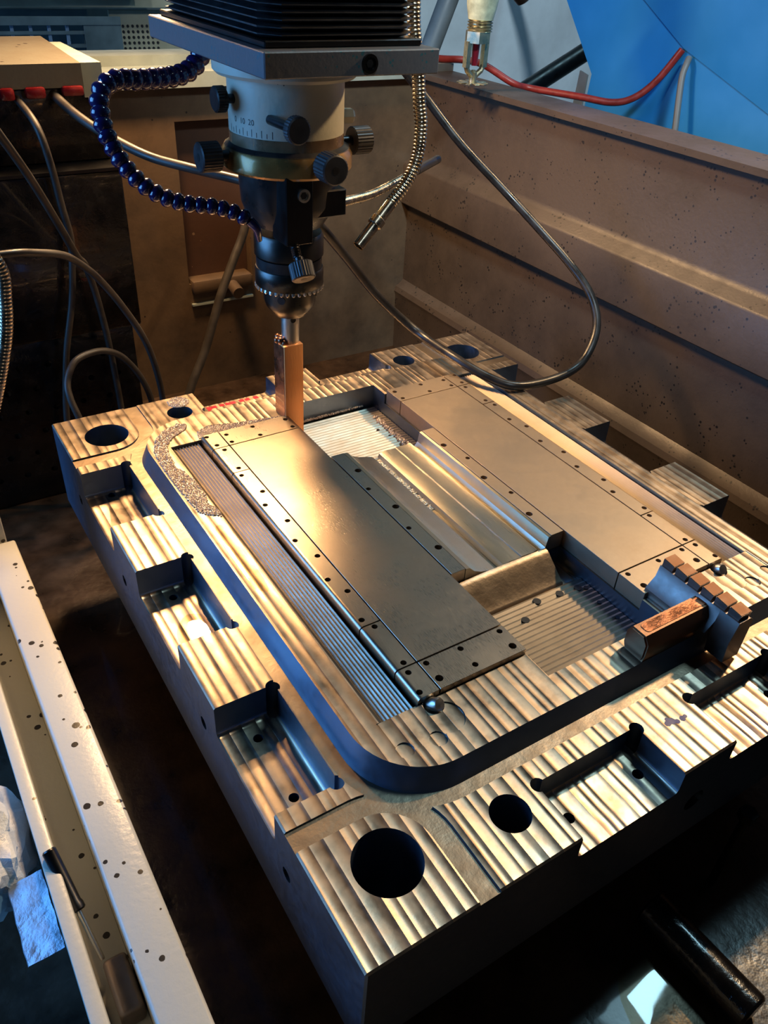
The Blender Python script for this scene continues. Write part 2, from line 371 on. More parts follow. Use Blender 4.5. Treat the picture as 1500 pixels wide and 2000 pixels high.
for x0, x1 in ENDP:
    cutters += [pocket(x0, x1, -20, 42, 20), pocket(x0, x1, LN - 42, LN + 20, 20)]
g = bm_new()
for y0, y1 in SIDE:
    for xx in (41.5, W - 41.5):
        for yy in (y0 + 1, y1 - 1): cyl(g, xx, yy, 5.0, -27.5, 5, 16)
for x0, x1 in ENDP:
    for yy in (40.5, LN - 40.5):
        for xx in (x0 + 1, x1 - 1): cyl(g, xx, yy, 5.0, -20.5, 5, 16)
cutters.append(g)
g = bm_new()
for hx, hy, sx, sy in ((41, 45, 119, 34), (41, LN - 45, 119, LN - 34), (W - 41, LN - 45, W - 119, LN - 34), (W - 41, 45, W - 119, 34)):
    cyl(g, hx, hy, 20.5, -86, 5, 48); cyl(g, sx, sy, 12.8, -86, 5, 36)
for yy in (497, 337, 179, 127): cyl(g, 23, yy - 4, 3.4, -45, -20, 14)
for xx, yy in ((220, 23), (159, 22), (355, 23)): cyl(g, xx, yy, 3.8, -45, -15, 14)
cutters.append(g)
# curved relief grooves round the corner bores, shallow
def arc_groove(mx, my):
    pts_o, pts_i = [], []
    path = [(-8, 82)] + [(41 + 37 * math.cos(a), 45 + 37 * math.sin(a)) for a in [PI / 2 - i * (PI / 2) / 12 for i in range(13)]] + [(78, -8)]
    for i, p in enumerate(path):
        a, c_ = Vector(path[max(0, i - 1)]), Vector(path[min(len(path) - 1, i + 1)]); t = (c_ - a).normalized(); nrm = Vector((-t.y, t.x))
        pts_o.append(Vector(p) + nrm * 7); pts_i.append(Vector(p) - nrm * 7)
    poly = [(p.x, p.y) for p in pts_o] + [(p.x, p.y) for p in pts_i[::-1]]
    poly = [(W - x if mx else x, LN - y if my else y) for x, y in poly]
    c = bm_new(); prism(c, poly, -1.6, 6); return c
for mx in (0, 1):
    for my in (0, 1): cutters.append(arc_groove(mx, my))
# groove ring at the foot of the island
c = bm_new(); prism(c, rrect(44, W - 44, 56.5, LN - 56.5, 60, 14), -1.7, 6)
cutters.append(c)
g = bm_new()
for y_, z_ in ((391, -44), (216, -41), (88, -42), (521, -42)):
    t = bm_new(); cyl(t, 0, 0, 5.0, -3, 26, 16); xf(t, orient((1, 0, 0), (0, y_, z_)))
    me = bpy.data.meshes.new('t'); t.to_mesh(me); t.free(); g.from_mesh(me); bpy.data.meshes.remove(me)
t = bm_new(); cyl(t, 0, 0, 9.0, -3, 22, 20); xf(t, orient((0, 1, 0), (258, 0, -47)))
me = bpy.data.meshes.new('t'); t.to_mesh(me); t.free(); g.from_mesh(me); bpy.data.meshes.remove(me)
cutters.append(g)
for y0, y1 in ((95, 206), (394, 504)):
    c = bm_new(); bx(c, 199, 313, y0, y1, -12, 30); cutters.append(c)
cut(body, cutters)
# side faces of the block show ground, not milled, steel, tinted with daylight blue
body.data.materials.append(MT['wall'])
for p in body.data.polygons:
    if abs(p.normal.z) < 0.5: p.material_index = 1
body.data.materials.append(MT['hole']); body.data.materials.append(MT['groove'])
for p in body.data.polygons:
    if p.center.z < -0.04 and p.normal.z > 0.5: p.material_index = 2  # bore bottoms coloured near-black for the shade down there
    if -0.0019 < p.center.z < -0.0012 and p.normal.z > 0.9: p.material_index = 3

# raised island
bm = bm_new()
prism(bm, rrect(54.0, W - 54.0, 66.0, LN - 66.0, 52, 14), -1.72, 15, rrect(60, W - 60, 72, LN - 72, 48, 14))
isl = mk('raised_island', bm, 'scal', MP)
def cbox(*a):
    c = bm_new(); bx(c, *a); return c
cs = [cbox(199, 313, 95, 206, -12, 30), cbox(199, 313, 394, 504, -12, 30), cbox(212.6, 300.4, 200, 400, -2, 30),
      cbox(107.5, 213.2, 117.5, 481, 4, 30), cbox(W - 213.2, W - 107.5, 117.5, 481, 4, 30),
      cbox(80, 110, 118, 482, 8, 30), cbox(W - 110, W - 80, 118, 482, 8, 30)]
g = bm_new()
for mx in (0, 1):
    X = (lambda v: W - v) if mx else (lambda v: v)
    cyl(g, X(119), 101, 12.5, 14.0, 30, 32); cyl(g, X(83), 93, 6, 13.2, 30, 20); cyl(g, X(105.5), 90, 6, 13.2, 30, 20)
    cyl(g, X(118), 113, 7, 11, 30, 20)
cs.append(g)
g = bm_new()
for mx in (0, 1):
    if mx: bx(g, W - 112, W - 78, 90, 118, 14.4, 30)
    else: bx(g, 78, 112, 90, 118, 14.4, 30)
cs.append(g)
cut(isl, cs)
isl.data.materials.append(MT['wall'])  # island walls take the same painted daylight blue
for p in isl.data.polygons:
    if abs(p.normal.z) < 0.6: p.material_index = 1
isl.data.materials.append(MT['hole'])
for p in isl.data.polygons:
    if 0.0035 < p.center.z < 0.0045 and p.normal.z > 0.9: p.material_index = 2  # bed below the seams coloured near-black as gap shade
# inserts
def insert(name, x0, x1, y0, y1, mat, holes=(), top=20.0, bev=0.15, fat_edge=None, label=None):
    bm = bm_new(); bx(bm, x0, x1, y0, y1, 4.2, top)
    e = [ed for ed in bm.edges if all(abs(v.co.z - top) < 1e-4 for v in ed.verts)]
    if fat_edge is not None:
        fe = [ed for ed in e if all(abs(v.co.x - fat_edge) < 1e-3 for v in ed.verts)]
        bmesh.ops.bevel(bm, geom=fe, offset=3.2, segments=5, affect='EDGES', profile=0.5)
        e = [ed for ed in bm.edges if all(abs(v.co.z - top) < 1e-4 for v in ed.verts) and abs(ed.verts[0].co.x - ed.verts[1].co.x) + abs(ed.verts[0].co.y - ed.verts[1].co.y) > 1]
        e = [ed for ed in e if not all(abs(abs(v.co.x - fat_edge) - 3.2) < 1e-3 for v in ed.verts)]
        o = mk(name, bm, mat, MP, label)
    else:
        bmesh.ops.bevel(bm, geom=e, offset=bev, segments=1, affect='EDGES'); o = mk(name, bm, mat, MP, label)
    if holes:
        g = bm_new()
        for hx, hy, hr in holes: cyl(g, hx, hy, hr, 6, 30, 18)
        cut(o, [g])
        o.data.materials.append(MT['hole'])
        for p in o.data.polygons:
            if p.center.z < 0.0075 and p.normal.z > 0.5 and p.area < 1e-4: p.material_index = 1
    return o
s = 0.6
for mx in (0, 1):
    X = (lambda v: W - v) if mx else (lambda v: v)
    def ins(name, x0, x1, y0, y1, mat, holes=(), **kw):
        if mx: mat = 'insert_r'
        a, c_ = sorted((X(x0), X(x1)))
        if kw.get('fat_edge') is not None: kw['fat_edge'] = X(kw['fat_edge'])
        return insert(name, a, c_, y0, y1, mat, [(X(h[0]), h[1], h[2]) for h in holes], **kw)
    ins('insert_plate', 126 + s, 199 - s, 145 + s, 453 - s, 'insert_r' if mx else 'insert')
    segs = [(145, 190.5), (190.5, 409), (409, 453)]
    hs = [(118, 148.8, 2.2), (114.5, 197, 2.3), (119, 187, 2.2), (121, 228, 2.3), (114.5, 246, 2.3), (121, 274, 2.3), (114.5, 299, 2.3), (121, 325, 2.3), (114.5, 353, 2.3), (121, 372, 2.3), (115.5, 402.5, 2.2), (118, 414.5, 2.2), (119, 448, 2.2)]
    for a, c_ in segs:
        ins('insert_strip', 109, 126 - s, a + s, c_ - s, 'strip', [h for h in hs if a < h[1] < c_], fat_edge=109)
    ins('corner_piece', 109, 126 - s, 118, 145 - s, 'strip', [(116, 140, 2.2), (113, 122.5, 2.2)], fat_edge=109)
    ins('corner_piece', 109, 126 - s, 453 + s, 480, 'strip', [(116, 458.5, 2.2), (113, 476, 2.2)], fat_edge=109)
    ins('end_piece', 126 + s, 199 - s, 118, 145 - s, 'insert', [(131, 141, 2.2), (159, 140.5, 2.2), (193, 140.5, 2.2), (159, 124, 2.2), (192, 125, 2.8), (131, 126, 2.8)])
    ins('end_piece', 126 + s, 199 - s, 453 + s, 480, 'insert', [(131, 472, 2.2), (130.5, 458, 2.2), (159, 457.5, 2.2), (159, 474.5, 2.2), (193, 473, 2.4), (193, 457.5, 2.2)])
    ins('inner_strip', 199 + s, 212.6, 206.5, 393.5, 'strip', [(202.8, 333, 2.2), (202.8, 270, 2.2), (209.5, 362, 3.0), (209.5, 300, 3.0), (209.5, 238, 3.0)])
    # ribbed side trough
    bm = bm_new(); x0, n, p = 81.0, 9, 2.9
    prof = [(X(80.2), 8.0)]
    for i in range(n):
        prof += [(X(x0 + i * p), 11.4), (X(x0 + (i + 0.55) * p), 12.9), (X(x0 + (i + 0.95) * p), 11.6)]
    prof += [(X(107.5), 8.0)]
    extrude_profile(bm, prof, 'y', 119, 481); mk('side_ribs', bm, 'rib', MP, smooth=10)
# channels down the middle
bm = bm_new()
prof = [(213.2, -1.5), (213.2, 19.5), (217, 19), (222, 14), (229, 10.5), (239, 8), (245, 6), (247, 3), (250.5, 3), (252, 8.0), (258, 9.3), (270, 8.8), (271, 9.6), (283, 9.2), (287, 10.2), (289, 6), (293, 5.2), (296, 9), (297.5, 19), (299.8, 19.5), (299.8, -1.5)]
extrude_profile(bm, prof, 'y', 206.3, 393.7); mk('centre_channels', bm, 'chan', MP, smooth=20)
bm = bm_new()
extrude_profile(bm, [(206.2, -11.9), (206.2, 8.5), (203.5, 8.1), (201, 6.8), (197, 3.4), (193, 0.4), (189, -3.2), (185, -6.2), (182, -8.4), (180, -9.4), (179.5, -11.9)], 'x', 199.5, 296)
mk('pocket_ramp', bm, 'groove', MP, smooth=55)
# ribbed pocket floors
for nm, y0, y1 in (('front', 96, 179), ('back', 395, 503)):
    bm = bm_new(); p = 4.6; n = int((y1 - y0) / p); prof = [(y0, -11.9)]
    for i in range(n):
        prof += [(y0 + i * p, -9.6), (y0 + (i + 0.5) * p, -8.4), (y0 + (i + 0.92) * p, -9.2)]
    prof += [(y0 + n * p, -11.9)]
    extrude_profile(bm, prof, 'x', 199.6, 312.4)
    fl = mk('ribbed_floor', bm, 'rib', MP, smooth=10)
    if nm == 'front':
        for hx, hy, hr in ((262, 173, 3.3), (284, 171, 3.3), (302, 169, 3.3), (240, 161, 3.3), (308, 166, 2), (305, 148, 1.8), (305, 128, 1.8)):
            bm = bm_new(); cyl(bm, hx, hy, hr, -9, -8.25, 18); mk('hole', bm, 'hole', MP)
    else:
        for hx, hy, hr in ((296, 420, 2.4), (286, 408, 2.4), (290, 455, 1.6), (295, 440, 1.6)):
            bm = bm_new(); cyl(bm, hx, hy, hr, -9, -8.25, 18); mk('hole', bm, 'hole', MP)
# table block that carries the plate
one('machine_table', box(40, 473, 50, 560, -199.5, -92.2, 2), 'oilblack', 'dark machine table block under the mould plate', 'table')

# ------------------------------------------------------------------ loose things on the mould
r_ = root('chamfered_bar', (305, 80, 15), 'dark brown chamfered metal bar lying at the front edge of the island', 'metal bar')
bm = bm_new()
sec = [(72.5, 15), (88.5, 15), (90.5, 20), (90.5, 31), (87, 37), (75.5, 37), (71.5, 31), (71.5, 20)]
extrude_profile(bm, sec, 'x', 263, 338)
bmesh.ops.bevel(bm, geom=[e for e in bm.edges if abs(e.verts[0].co.x - e.verts[1].co.x) < 0.1], offset=1.2, segments=2, affect='EDGES')
mk('bar_body', bm, 'brownblk', r_)
bm = bm_new(); prism(bm, rrect(268, 334, 77.3, 85.2, 2.5, 4), 36.9, 37.5); mk('oil_film', bm, 'copper_dark', r_, 'glossy oil on the bar top')
r_ = root('stepped_electrode', (333, 86, 15), 'grey brown block with a row of six orange stepped teeth on the island', 'electrode')
bm = bm_new()
extrude_profile(bm, [(318, 15), (344, 15), (344, 37), (340, 40), (328, 40), (326, 30), (318, 22)], 'y', 66, 121.5)
mk('block', bm, 'greyblk', r_)
bm = bm_new(); extrude_profile(bm, [(326, 3), (343, 3), (344, 37), (340, 40), (328, 40), (324, 22)], 'y', 50, 65.9); mk('overhanging_end', bm, 'greyblk', r_)
for i in range(6):
    y1 = 121.0 - i * 11.9
    bm = bm_new(); y0 = y1 - 9.2
    extrude_profile(bm, [(y0, 40.05), (y0 - 0.8, 44.6), (y1, 45.8), (y1, 40.05)], 'x', 329.5, 341); t = mk('tooth', bm, 'greyblk', r_)
    bm = bm_new(); extrude_profile(bm, [(y0 - 0.6, 44.7), (y0 - 0.6, 45.1), (y1 - 0.2, 46.3), (y1 - 0.2, 45.9)], 'x', 329.8, 340.6); mk('tooth_top', bm, 'orangetop', t)
for i, (x, y) in enumerate(((118, 113), (W - 118, 113))):
    bm = bm_new(); lathe(bm, [(4.6, 0), (4.6, 9), (3.8, 10.5), (0.5, 11)], 24); xf(bm, orient((0.15 if i == 0 else -0.1, -0.75, 0.62), (x, y + 4, 11.5)))
    one('dowel_pin', bm, 'steel', ('short bright dowel pin at the corner of the near insert', 'short bright dowel pin beside the stepped orange teeth')[i], 'pin', 'dowel pins on the island')

# foam and oil left on the steel
def inside(p, poly):
    c = False; n = len(poly)
    for i in range(n):
        (x0, y0), (x1, y1) = poly[i], poly[i - 1]
        if (y0 > p[1]) != (y1 > p[1]) and p[0] < (x1 - x0) * (p[1] - y0) / (y1 - y0) + x0: c = not c
    return c
def bubbles(bm, poly, z, r0, r1, n):
    xs = [p[0] for p in poly]; ys = [p[1] for p in poly]; k = 0
    while k < n:
        p = (random.uniform(min(xs), max(xs)), random.uniform(min(ys), max(ys)))
        if not inside(p, poly): continue
        k += 1; r = random.uniform(r0, r1)
        top = bm.verts.new((p[0], p[1], z + r))
        ra = [bm.verts.new((p[0] + r * 0.72 * math.cos(a), p[1] + r * 0.72 * math.sin(a), z + r * 0.7)) for a in [i * PI / 3 for i in range(6)]]
        rb = [bm.verts.new((p[0] + r * math.cos(a), p[1] + r * math.sin(a), z)) for a in [i * PI / 3 for i in range(6)]]
        for i in range(6):
            j = (i + 1) % 6
            bm.faces.new((top, ra[i], ra[j])); bm.faces.new((ra[i], rb[i], rb[j], ra[j]))
FOAM = [(100, 519), (85, 513), (72, 500), (64, 480), (62, 458), (62, 426), (63, 398), (65, 376), (68, 371), (79, 361), (80.5, 368), (79, 376), (76, 381), (79, 396), (79, 405), (79, 423), (76, 438), (72, 450), (74, 460), (74, 468), (78, 486), (88, 497), (104, 506), (108, 516)]
bm = bm_new(); bubbles(bm, FOAM, 15.1, 0.5, 1.25, 3800)
o = one('oil_foam', bm, 'foam', 'speckled froth of tiny bubbles on the island near the back left bore', 'foam', smooth=180); o['kind'] = 'stuff'
F2 = [(108, 484), (150, 485), (196, 484), (196, 488), (150, 496), (125, 503), (112, 497)]
bm = bm_new(); bubbles(bm, F2, 15.1, 0.5, 1.2, 1300)
o = one('oil_foam', bm, 'foam', 'thin band of froth behind the near insert end piece', 'foam', smooth=180); o['kind'] = 'stuff'
bm = bm_new(); bubbles(bm, circ(125, 586, 11, 14), 0.1, 0.5, 1.3, 420)
o = one('oil_foam', bm, 'foam', 'round clot of froth beside the small bore at the back left corner', 'foam', smooth=180); o['kind'] = 'stuff'
bm = bm_new(); bubbles(bm, [(299, 480), (304, 480), (304, 402), (297, 402)], -8.4, 0.8, 2.0, 260); bubbles(bm, [(215, 499), (300, 501), (300, 503), (215, 503)], -6, 0.5, 1.2, 300)
o = one('oil_foam', bm, 'foam', 'line of froth and swarf along the wall of the back pocket', 'foam', smooth=180); o['kind'] = 'stuff'
bm = bm_new(); bubbles(bm, [(246, 393), (251, 393), (251, 300), (246, 300)], 3, 0.7, 1.8, 330)
o = one('metal_swarf', bm, 'steel', 'bright crumbs of swarf packed in the middle channel', 'swarf', smooth=30); o['kind'] = 'stuff'
def puddle(poly, z, h=0.7):
    bm = bm_new(); c = [sum(p[i] for p in poly) / len(poly) for i in (0, 1)]
    P = smooth_path([(p[0], p[1], 0) for p in poly + poly[:1]], 5)[:-1]
    rings = []
    for f, zz in ((1.0, z), (0.95, z + h * 0.7), (0.85, z + h), (0.4, z + h)):
        rings.append([bm.verts.new((c[0] + (p.x - c[0]) * f, c[1] + (p.y - c[1]) * f, zz)) for p in P])
    for a, b_ in zip(rings, rings[1:]):
        for i in range(len(P)): bm.faces.new((a[i], a[(i + 1) % len(P)], b_[(i + 1) % len(P)], b_[i]))
    bm.faces.new(rings[-1]); return bm
one('oil_puddle', puddle([(11, 272), (10, 290), (17, 303), (25, 309), (33, 306), (38, 298), (42, 294), (41, 280), (38, 266), (20, 262)], -27), 'oil', 'clear oil puddle in the middle pocket of the left edge', 'oil puddle')
one('oil_puddle', puddle([(64, 268), (65, 330), (69, 350), (76, 346), (77, 300), (74, 262)], 15, 0.5), 'oil', 'long clear oil smear on the left rim of the island', 'oil puddle')

# paint marks
bm = bm_new()
for k, (x, y, rr) in enumerate(((252, 33, 2.4), (256, 33, 2.8), (259, 31, 2.0), (254, 35.5, 1.7), (264, 31, 2.2), (267, 31.5, 1.5))): cyl(bm, x, y, rr, 0.01 + k * 0.01, 0.12 + k * 0.012, 7)
mk('marker_dot', bm, 'bluemark', MP, 'blue marker dots')
for x in (158, 164, 173, 180, 186, 196, 203, 213):
    bm = bm_new(); bx(bm, x, x + 5.5, 584, 597, -19.9, -19.75); mk('red_mark', bm, 'redmark', MP, 'red marker dash')

# ------------------------------------------------------------------ copper electrode
AX, AY = 207.5, 488.0
r_ = root('copper_electrode', (AX, AY, 0), 'bright copper block electrode on a round shank standing at the insert corner', 'electrode')
bm = box(195.6, 215.4, 477.2, 499.5, -7, 93.3, 0.8, 2); mk('copper_block', bm, 'copper', r_)
bm = bm_new(); bx(bm, 195.2, 195.55, 478.5, 498.8, 16, 92); mk('shaded_side', bm, 'copper_dark', r_, 'shade painted on the left side of the copper block')  # dark sheet paints shade on the face turned from the lamps
bm = bm_new(); lathe(bm, [(8.3, 93.4), (8.4, 122), (8.0, 124)], 32, AX, AY); mk('shank', bm, 'steel', r_)
bm = bm_new(); cyl(bm, 0, 0, 2.6, 0, 1.2, 14); xf(bm, orient((-0.1, -1, 0), (AX - 1, AY - 7.6, 117))); mk('shank_hole', bm, 'hole', r_)
bm = bm_new()
for k in range(7):
    bmesh.ops.create_icosphere(bm, subdivisions=2, radius=random.uniform(2, 3.6), matrix=Matrix.Translation((197 + random.uniform(-1, 3), 484 + k * 2.4, 93 + random.uniform(0, 3))))
mk('braze_blob', bm, 'copper_dark', r_, 'glossy braze blobs')

# ------------------------------------------------------------------ machine head
HD = root('erosion_quill', (AX, AY, 120), 'spark erosion machine head with bellows, knurled knobs and keyed drill chuck', 'machine head')
def H_(name, prof, mat, n=64, label=None, parent=None):
    bm = bm_new(); lathe(bm, prof, n, AX, AY); return mk(name, bm, mat, parent or HD, label)
mk('mounting_plate', box(139.8, 276.5, 382, 600, 329.2, 345, 0.8, 1), 'plate', HD)
mk('bellows_base', box(147, 270, 396, 592, 345.1, 349.5, 0.8, 1), 'dsteel', HD)
# bellows: stack of folds with chamfered corners
def octa(x0, x1, y0, y1, c): return [(x0 + c, y0), (x1 - c, y0), (x1, y0 + c), (x1, y1 - c), (x1 - c, y1), (x0 + c, y1), (x0, y1 - c), (x0, y0 + c)]
for k in range(13):
    z = 350.0 + k * 4.3; j = random.uniform(-0.7, 0.7)
    bm = bm_new(); a = octa(153, 264, 402, 586, 11); c_ = octa(148 + j, 269 + j * 0.5, 397 + j, 591, 12); t = 2.1
    rings = [[bm.verts.new((p[0], p[1], zz + random.uniform(-0.25, 0.25))) for p in pl_] for pl_, zz in ((a, z), (c_, z + t - 0.35), (c_, z + t + 0.35), (a, z + 4.25))]
    for q, w_ in zip(rings, rings[1:]):
        for i in range(8): bm.faces.new((q[i], q[(i + 1) % 8], w_[(i + 1) % 8], w_[i]))
    bm.faces.new(rings[0][::-1]); bm.faces.new(rings[-1])
    f = mk('bellows_fold', bm, 'bellows', HD, smooth=20)
    f.data.materials.append(MT['dgrey'])
    for p in f.data.polygons:
        if abs(p.normal.z) < 0.2: p.material_index = 1
t = bm_new(); lathe(t, [(6.0, -1), (6.0, 2.2), (4.2, 2.2), (4.0, 0.5)], 24); xf(t, orient((0, -1, 0), (218, 382, 337))); sc = mk('socket_screw', t, 'dsteel', HD)
t = bm_new(); cyl(t, 0, 0, 2.8, 0.4, 1.2, 6); xf(t, orient((0, -1, 0), (218, 382, 337))); mk('hex_socket', t, 'hole', sc)
H_('flange', [(54, 316.5), (56.5, 319), (56.5, 329)], 'cream')
H_('scale_collar', [(46, 276.5), (46, 316.4)], 'cream')
H_('stained_band', [(46.2, 262), (46.2, 276.4)], 'band', label='amber oil stained band')
H_('adjust_ring', [(45, 248), (51.5, 249), (53.2, 251), (53.2, 261), (50.5, 265.5), (47, 266)], 'ring')
H_('ring_shoulder', [(50.8, 265.2), (46.6, 268.2)], 'black')
H_('adapter_body', [(30, 203), (36, 212), (39.5, 222), (41, 248)], 'black')
# chuck
H_('chuck_collar', [(28, 175), (30.4, 177), (30.4, 193), (28.5, 196)], 'chuck')
H_('chuck_neck', [(29, 166), (29, 174.9)], 'black')
sl = H_('chuck_sleeve', [(29.2, 149), (30.4, 151), (30.4, 164.5), (29.5, 165.9)], 'chuck')
for k in range(36):
    a = 2 * PI * k / 36; bm = bm_new(); lathe(bm, [(2.0, 0), (1.3, 2.6), (0.3, 3.2)], 6)
    xf(bm, orient((math.cos(a) * 0.45, math.sin(a) * 0.45, -1), (AX + 29.0 * math.cos(a), AY + 29.0 * math.sin(a), 149.8))); mk('tooth', bm, 'steel', sl)
nb = H_('chuck_nose', [(13.5, 120.5), (15, 121), (22, 130), (23.6, 136), (23.6, 148.9)], 'chuck')
for a in (-2.35, -0.5, 1.3):
    t = bm_new(); cyl(t, 0, 0, 3.6, 0, 1.0, 16); xf(t, orient((math.cos(a), math.sin(a), 0), (AX + 23.1 * math.cos(a), AY + 23.1 * math.sin(a), 141))); mk('key_hole', t, 'hole', nb)
# knobs
def knob(d, face, rad, length, stem, mat='dgrey', hole=True, label=None):
    """knurled knob whose outer face centre is 'face' and whose axis points along d"""
    d = Vector(d).normalized(); bm = bm_new(); n = 56; prof = [(rad - 0.9, -length), (rad, -length + 0.9), (rad, -0.9), (rad - 0.9, 0)]
    rings = [[bm.verts.new(((r + (0.28 if i % 2 and 0 < q < 3 else -0.12)) * math.cos(2 * PI * i / n), (r + (0.28 if i % 2 and 0 < q < 3 else -0.12)) * math.sin(2 * PI * i / n), z)) for i in range(n)] for q, (r, z) in enumerate(prof)]
    for a, c_ in zip(rings, rings[1:]):
        for i in range(n): bm.faces.new((a[i], a[(i + 1) % n], c_[(i + 1) % n], c_[i]))
    bm.faces.new(rings[0][::-1]); bm.faces.new(rings[-1]); xf(bm, orient(d, face))
    k = mk('knurled_knob', bm, mat, HD, label, smooth=20)
    bm = bm_new(); cyl(bm, 0, 0, rad * 0.38, -length - stem, -length + 1, 16); xf(bm, orient(d, face)); mk('stem', bm, 'dsteel', k)
    if hole:
        bm = bm_new(); cyl(bm, 0, 0, rad * 0.26, -0.5, 0.15, 16); xf(bm, orient(d, face)); mk('hole', bm, 'hole', k)
    return k
knob((-1, 0, 0), (131, AY, 260.5), 11, 17, 10); knob((0, -1, 0), (209.5, 410, 262), 11, 17, 10); knob((1, 0, 0), (285, AY, 264), 11, 17, 10); knob((0, 1, 0), (AX, 566, 262), 11, 17, 10)
knob((-1, 0, 0), (146, 486, 301), 9, 9, 8, 'black', False); knob((0.05, -1, 0), (179.5, 411, 291), 9.5, 8, 36, 'dgrey', False)
t = bm_new(); lathe(t, [(6, 0), (6, 10), (4, 12)], 6); xf(t, orient((1, -0.15, 0), (251, 478, 286))); mk('grease_nipple', t, 'cream', HD)
# clamp bracket and thumb screw
br = mk('clamp_bracket', box(182, 206, 440, 466, 199, 252, 0.8, 1), 'dsteel', HD)
t = bm_new(); lathe(t, [(5.2, 0), (5.2, 2.6), (3.6, 2.6), (3.3, 1.0)], 24); xf(t, orient((0, -1, 0), (197, 440, 238))); sc = mk('clamp_screw', t, 'steel', br)
t = bm_new(); cyl(t, 0, 0, 2.8, 0.5, 1.6, 6); xf(t, orient((0, -1, 0), (197, 440, 238))); mk('hex_socket', t, 'hole', sc)
mk('clamp_block', box(206.2, 244, 452, 480, 214, 236, 1.2, 1), 'dsteel', HD)
bm = bm_new(); sweep(bm, [Vector((190.5, 446, 203)).lerp(Vector((189.5, 436, 190)), i / 24) for i in range(25)], lambda s_: 3.6 + 0.5 * (int(s_ / 0.75) % 2), 12); mk('thumb_screw_thread', bm, 'dsteel', HD, smooth=60)
knob((-0.06, -0.62, -0.80), (189, 424, 176.5), 9.8, 14, 4, 'dgrey', True)
# graduations and figures on the collar
def on_collar(x_along, z, r=46.05, a0=math.radians(-174)):
    a = a0 + x_along / r; return (AX + r * math.cos(a), AY + r * math.sin(a), z)
for i in range(-2, 9):
    bm = bm_new(); hgt = 5.2 if i % 2 == 0 else 3.4; xx = i * 4.4
    v = [bm.verts.new(on_collar(xx + dx, 277.5 + dz, 46.08)) for dx, dz in ((0, 0), (0.5, 0), (0.5, hgt), (0, hgt))]; bm.faces.new(v); mk('graduation', bm, 'ink', HD, smooth=0)
def text_mesh(s_, size):
    cu = bpy.data.curves.new('t', 'FONT'); cu.body = s_; cu.size = size; cu.align_x = 'CENTER'; cu.resolution_u = 3
    o = bpy.data.objects.new('t', cu); COL.objects.link(o); dg = bpy.context.evaluated_depsgraph_get()
    me = bpy.data.meshes.new_from_object(o.evaluated_get(dg)); bpy.data.objects.remove(o); bpy.data.curves.remove(cu); return me
for s_, xx in (('0', 0), ('10', 8.8), ('20', 17.6)):
    me = text_mesh(s_, 5.8); bm = bm_new(); bm.from_mesh(me); bpy.data.meshes.remove(me)
    for v in bm.verts: v.co = Vector(on_collar(xx + v.co.x, 285.5 + v.co.y, 46.1))
    mk('figure', bm, 'ink', HD, smooth=0)

# ------------------------------------------------------------------ hoses on the head
def M_(L_): return [Vector(p) * 1000 for p in L_]
cool = M_([(0.1686, 0.56, 0.3233), (0.1585, 0.5558, 0.3123), (0.1444, 0.5516, 0.3078), (0.1301, 0.5474, 0.307), (0.1163, 0.5432, 0.3073), (0.1029, 0.539, 0.3076), (0.0907, 0.5348, 0.3093), (0.0799, 0.5306, 0.3072), (0.0724, 0.5264, 0.3013), (0.0702, 0.5222, 0.2952), (0.0691, 0.518, 0.2883), (0.0687, 0.5138, 0.2814), (0.0697, 0.5096, 0.274), (0.0725, 0.5054, 0.2654), (0.0759, 0.5012, 0.2574), (0.0806, 0.497, 0.2502), (0.0863, 0.4928, 0.2436), (0.0938, 0.4886, 0.2379), (0.1024, 0.4844, 0.2336), (0.1117, 0.4802, 0.2306), (0.1212, 0.476, 0.2292), (0.1305, 0.4718, 0.2286), (0.1389, 0.4676, 0.2272), (0.1473, 0.4634, 0.2243), (0.154, 0.4592, 0.2208), (0.1598, 0.455, 0.2165)])
CH = root('coolant_hose', cool[-1], 'dark indigo ball jointed coolant hose curling left of the machine head', 'hose')
pts = resample(smooth_path(cool, 8), 8.6)
seg_me = None
for i, p in enumerate(pts[:-1]):
    d = (pts[i + 1] - p).normalized(); k = 1.16 - 0.26 * i / len(pts)
    bm = bm_new(); lathe(bm, [(3.0, -1.5), (5.4, 0.0), (6.9, 2.2), (7.1, 4.2), (6.2, 6.6), (4.4, 8.4), (3.2, 9.4)], 20)
    xf(bm, orient(d, p) @ Matrix.Scale(k, 4)); mk('hose_joint', bm, 'coolant', CH, smooth=60)
bm = bm_new(); sweep(bm, smooth_path([pts[-1], pts[-1] + Vector((5, -2, -6)), pts[-1] + Vector((9, 2, -17))], 5), lambda s_: 4.2 - s_ * 0.09, 12); mk('nozzle', bm, 'coolant', CH)

def flex(name, P, r, mat, label, pitch=3.0, depth=0.7, n=14, parent=None):
    """corrugated metal hose"""
    pts = resample(smooth_path(P, 10), pitch / 4); bm = bm_new()
    sweep(bm, pts, lambda s_: r - depth * (0.5 - 0.5 * math.cos(2 * PI * s_ / pitch)) ** 3, n)
    return bm
goose = M_([(0.3098, 0.47, 0.4006), (0.3097, 0.4667, 0.3572), (0.3112, 0.4633, 0.3365), (0.3135, 0.46, 0.315), (0.3139, 0.4567, 0.2967), (0.315, 0.4533, 0.2778), (0.3107, 0.45, 0.2546), (0.299, 0.4467, 0.2369), (0.2827, 0.4433, 0.2233), (0.2772, 0.44, 0.2206)])
GH = root('gooseneck_nozzle', goose[-1], 'shiny ribbed gooseneck hose with knurled brass nozzle right of the head', 'hose')
mk('corrugated_tube', flex('t', goose, 5.6, 'nickel', ''), 'nickel', GH, smooth=70)
A_, B_ = Vector((277.2, 440, 220.6)), Vector((244.4, 434, 192.3)); dv = (B_ - A_).normalized()
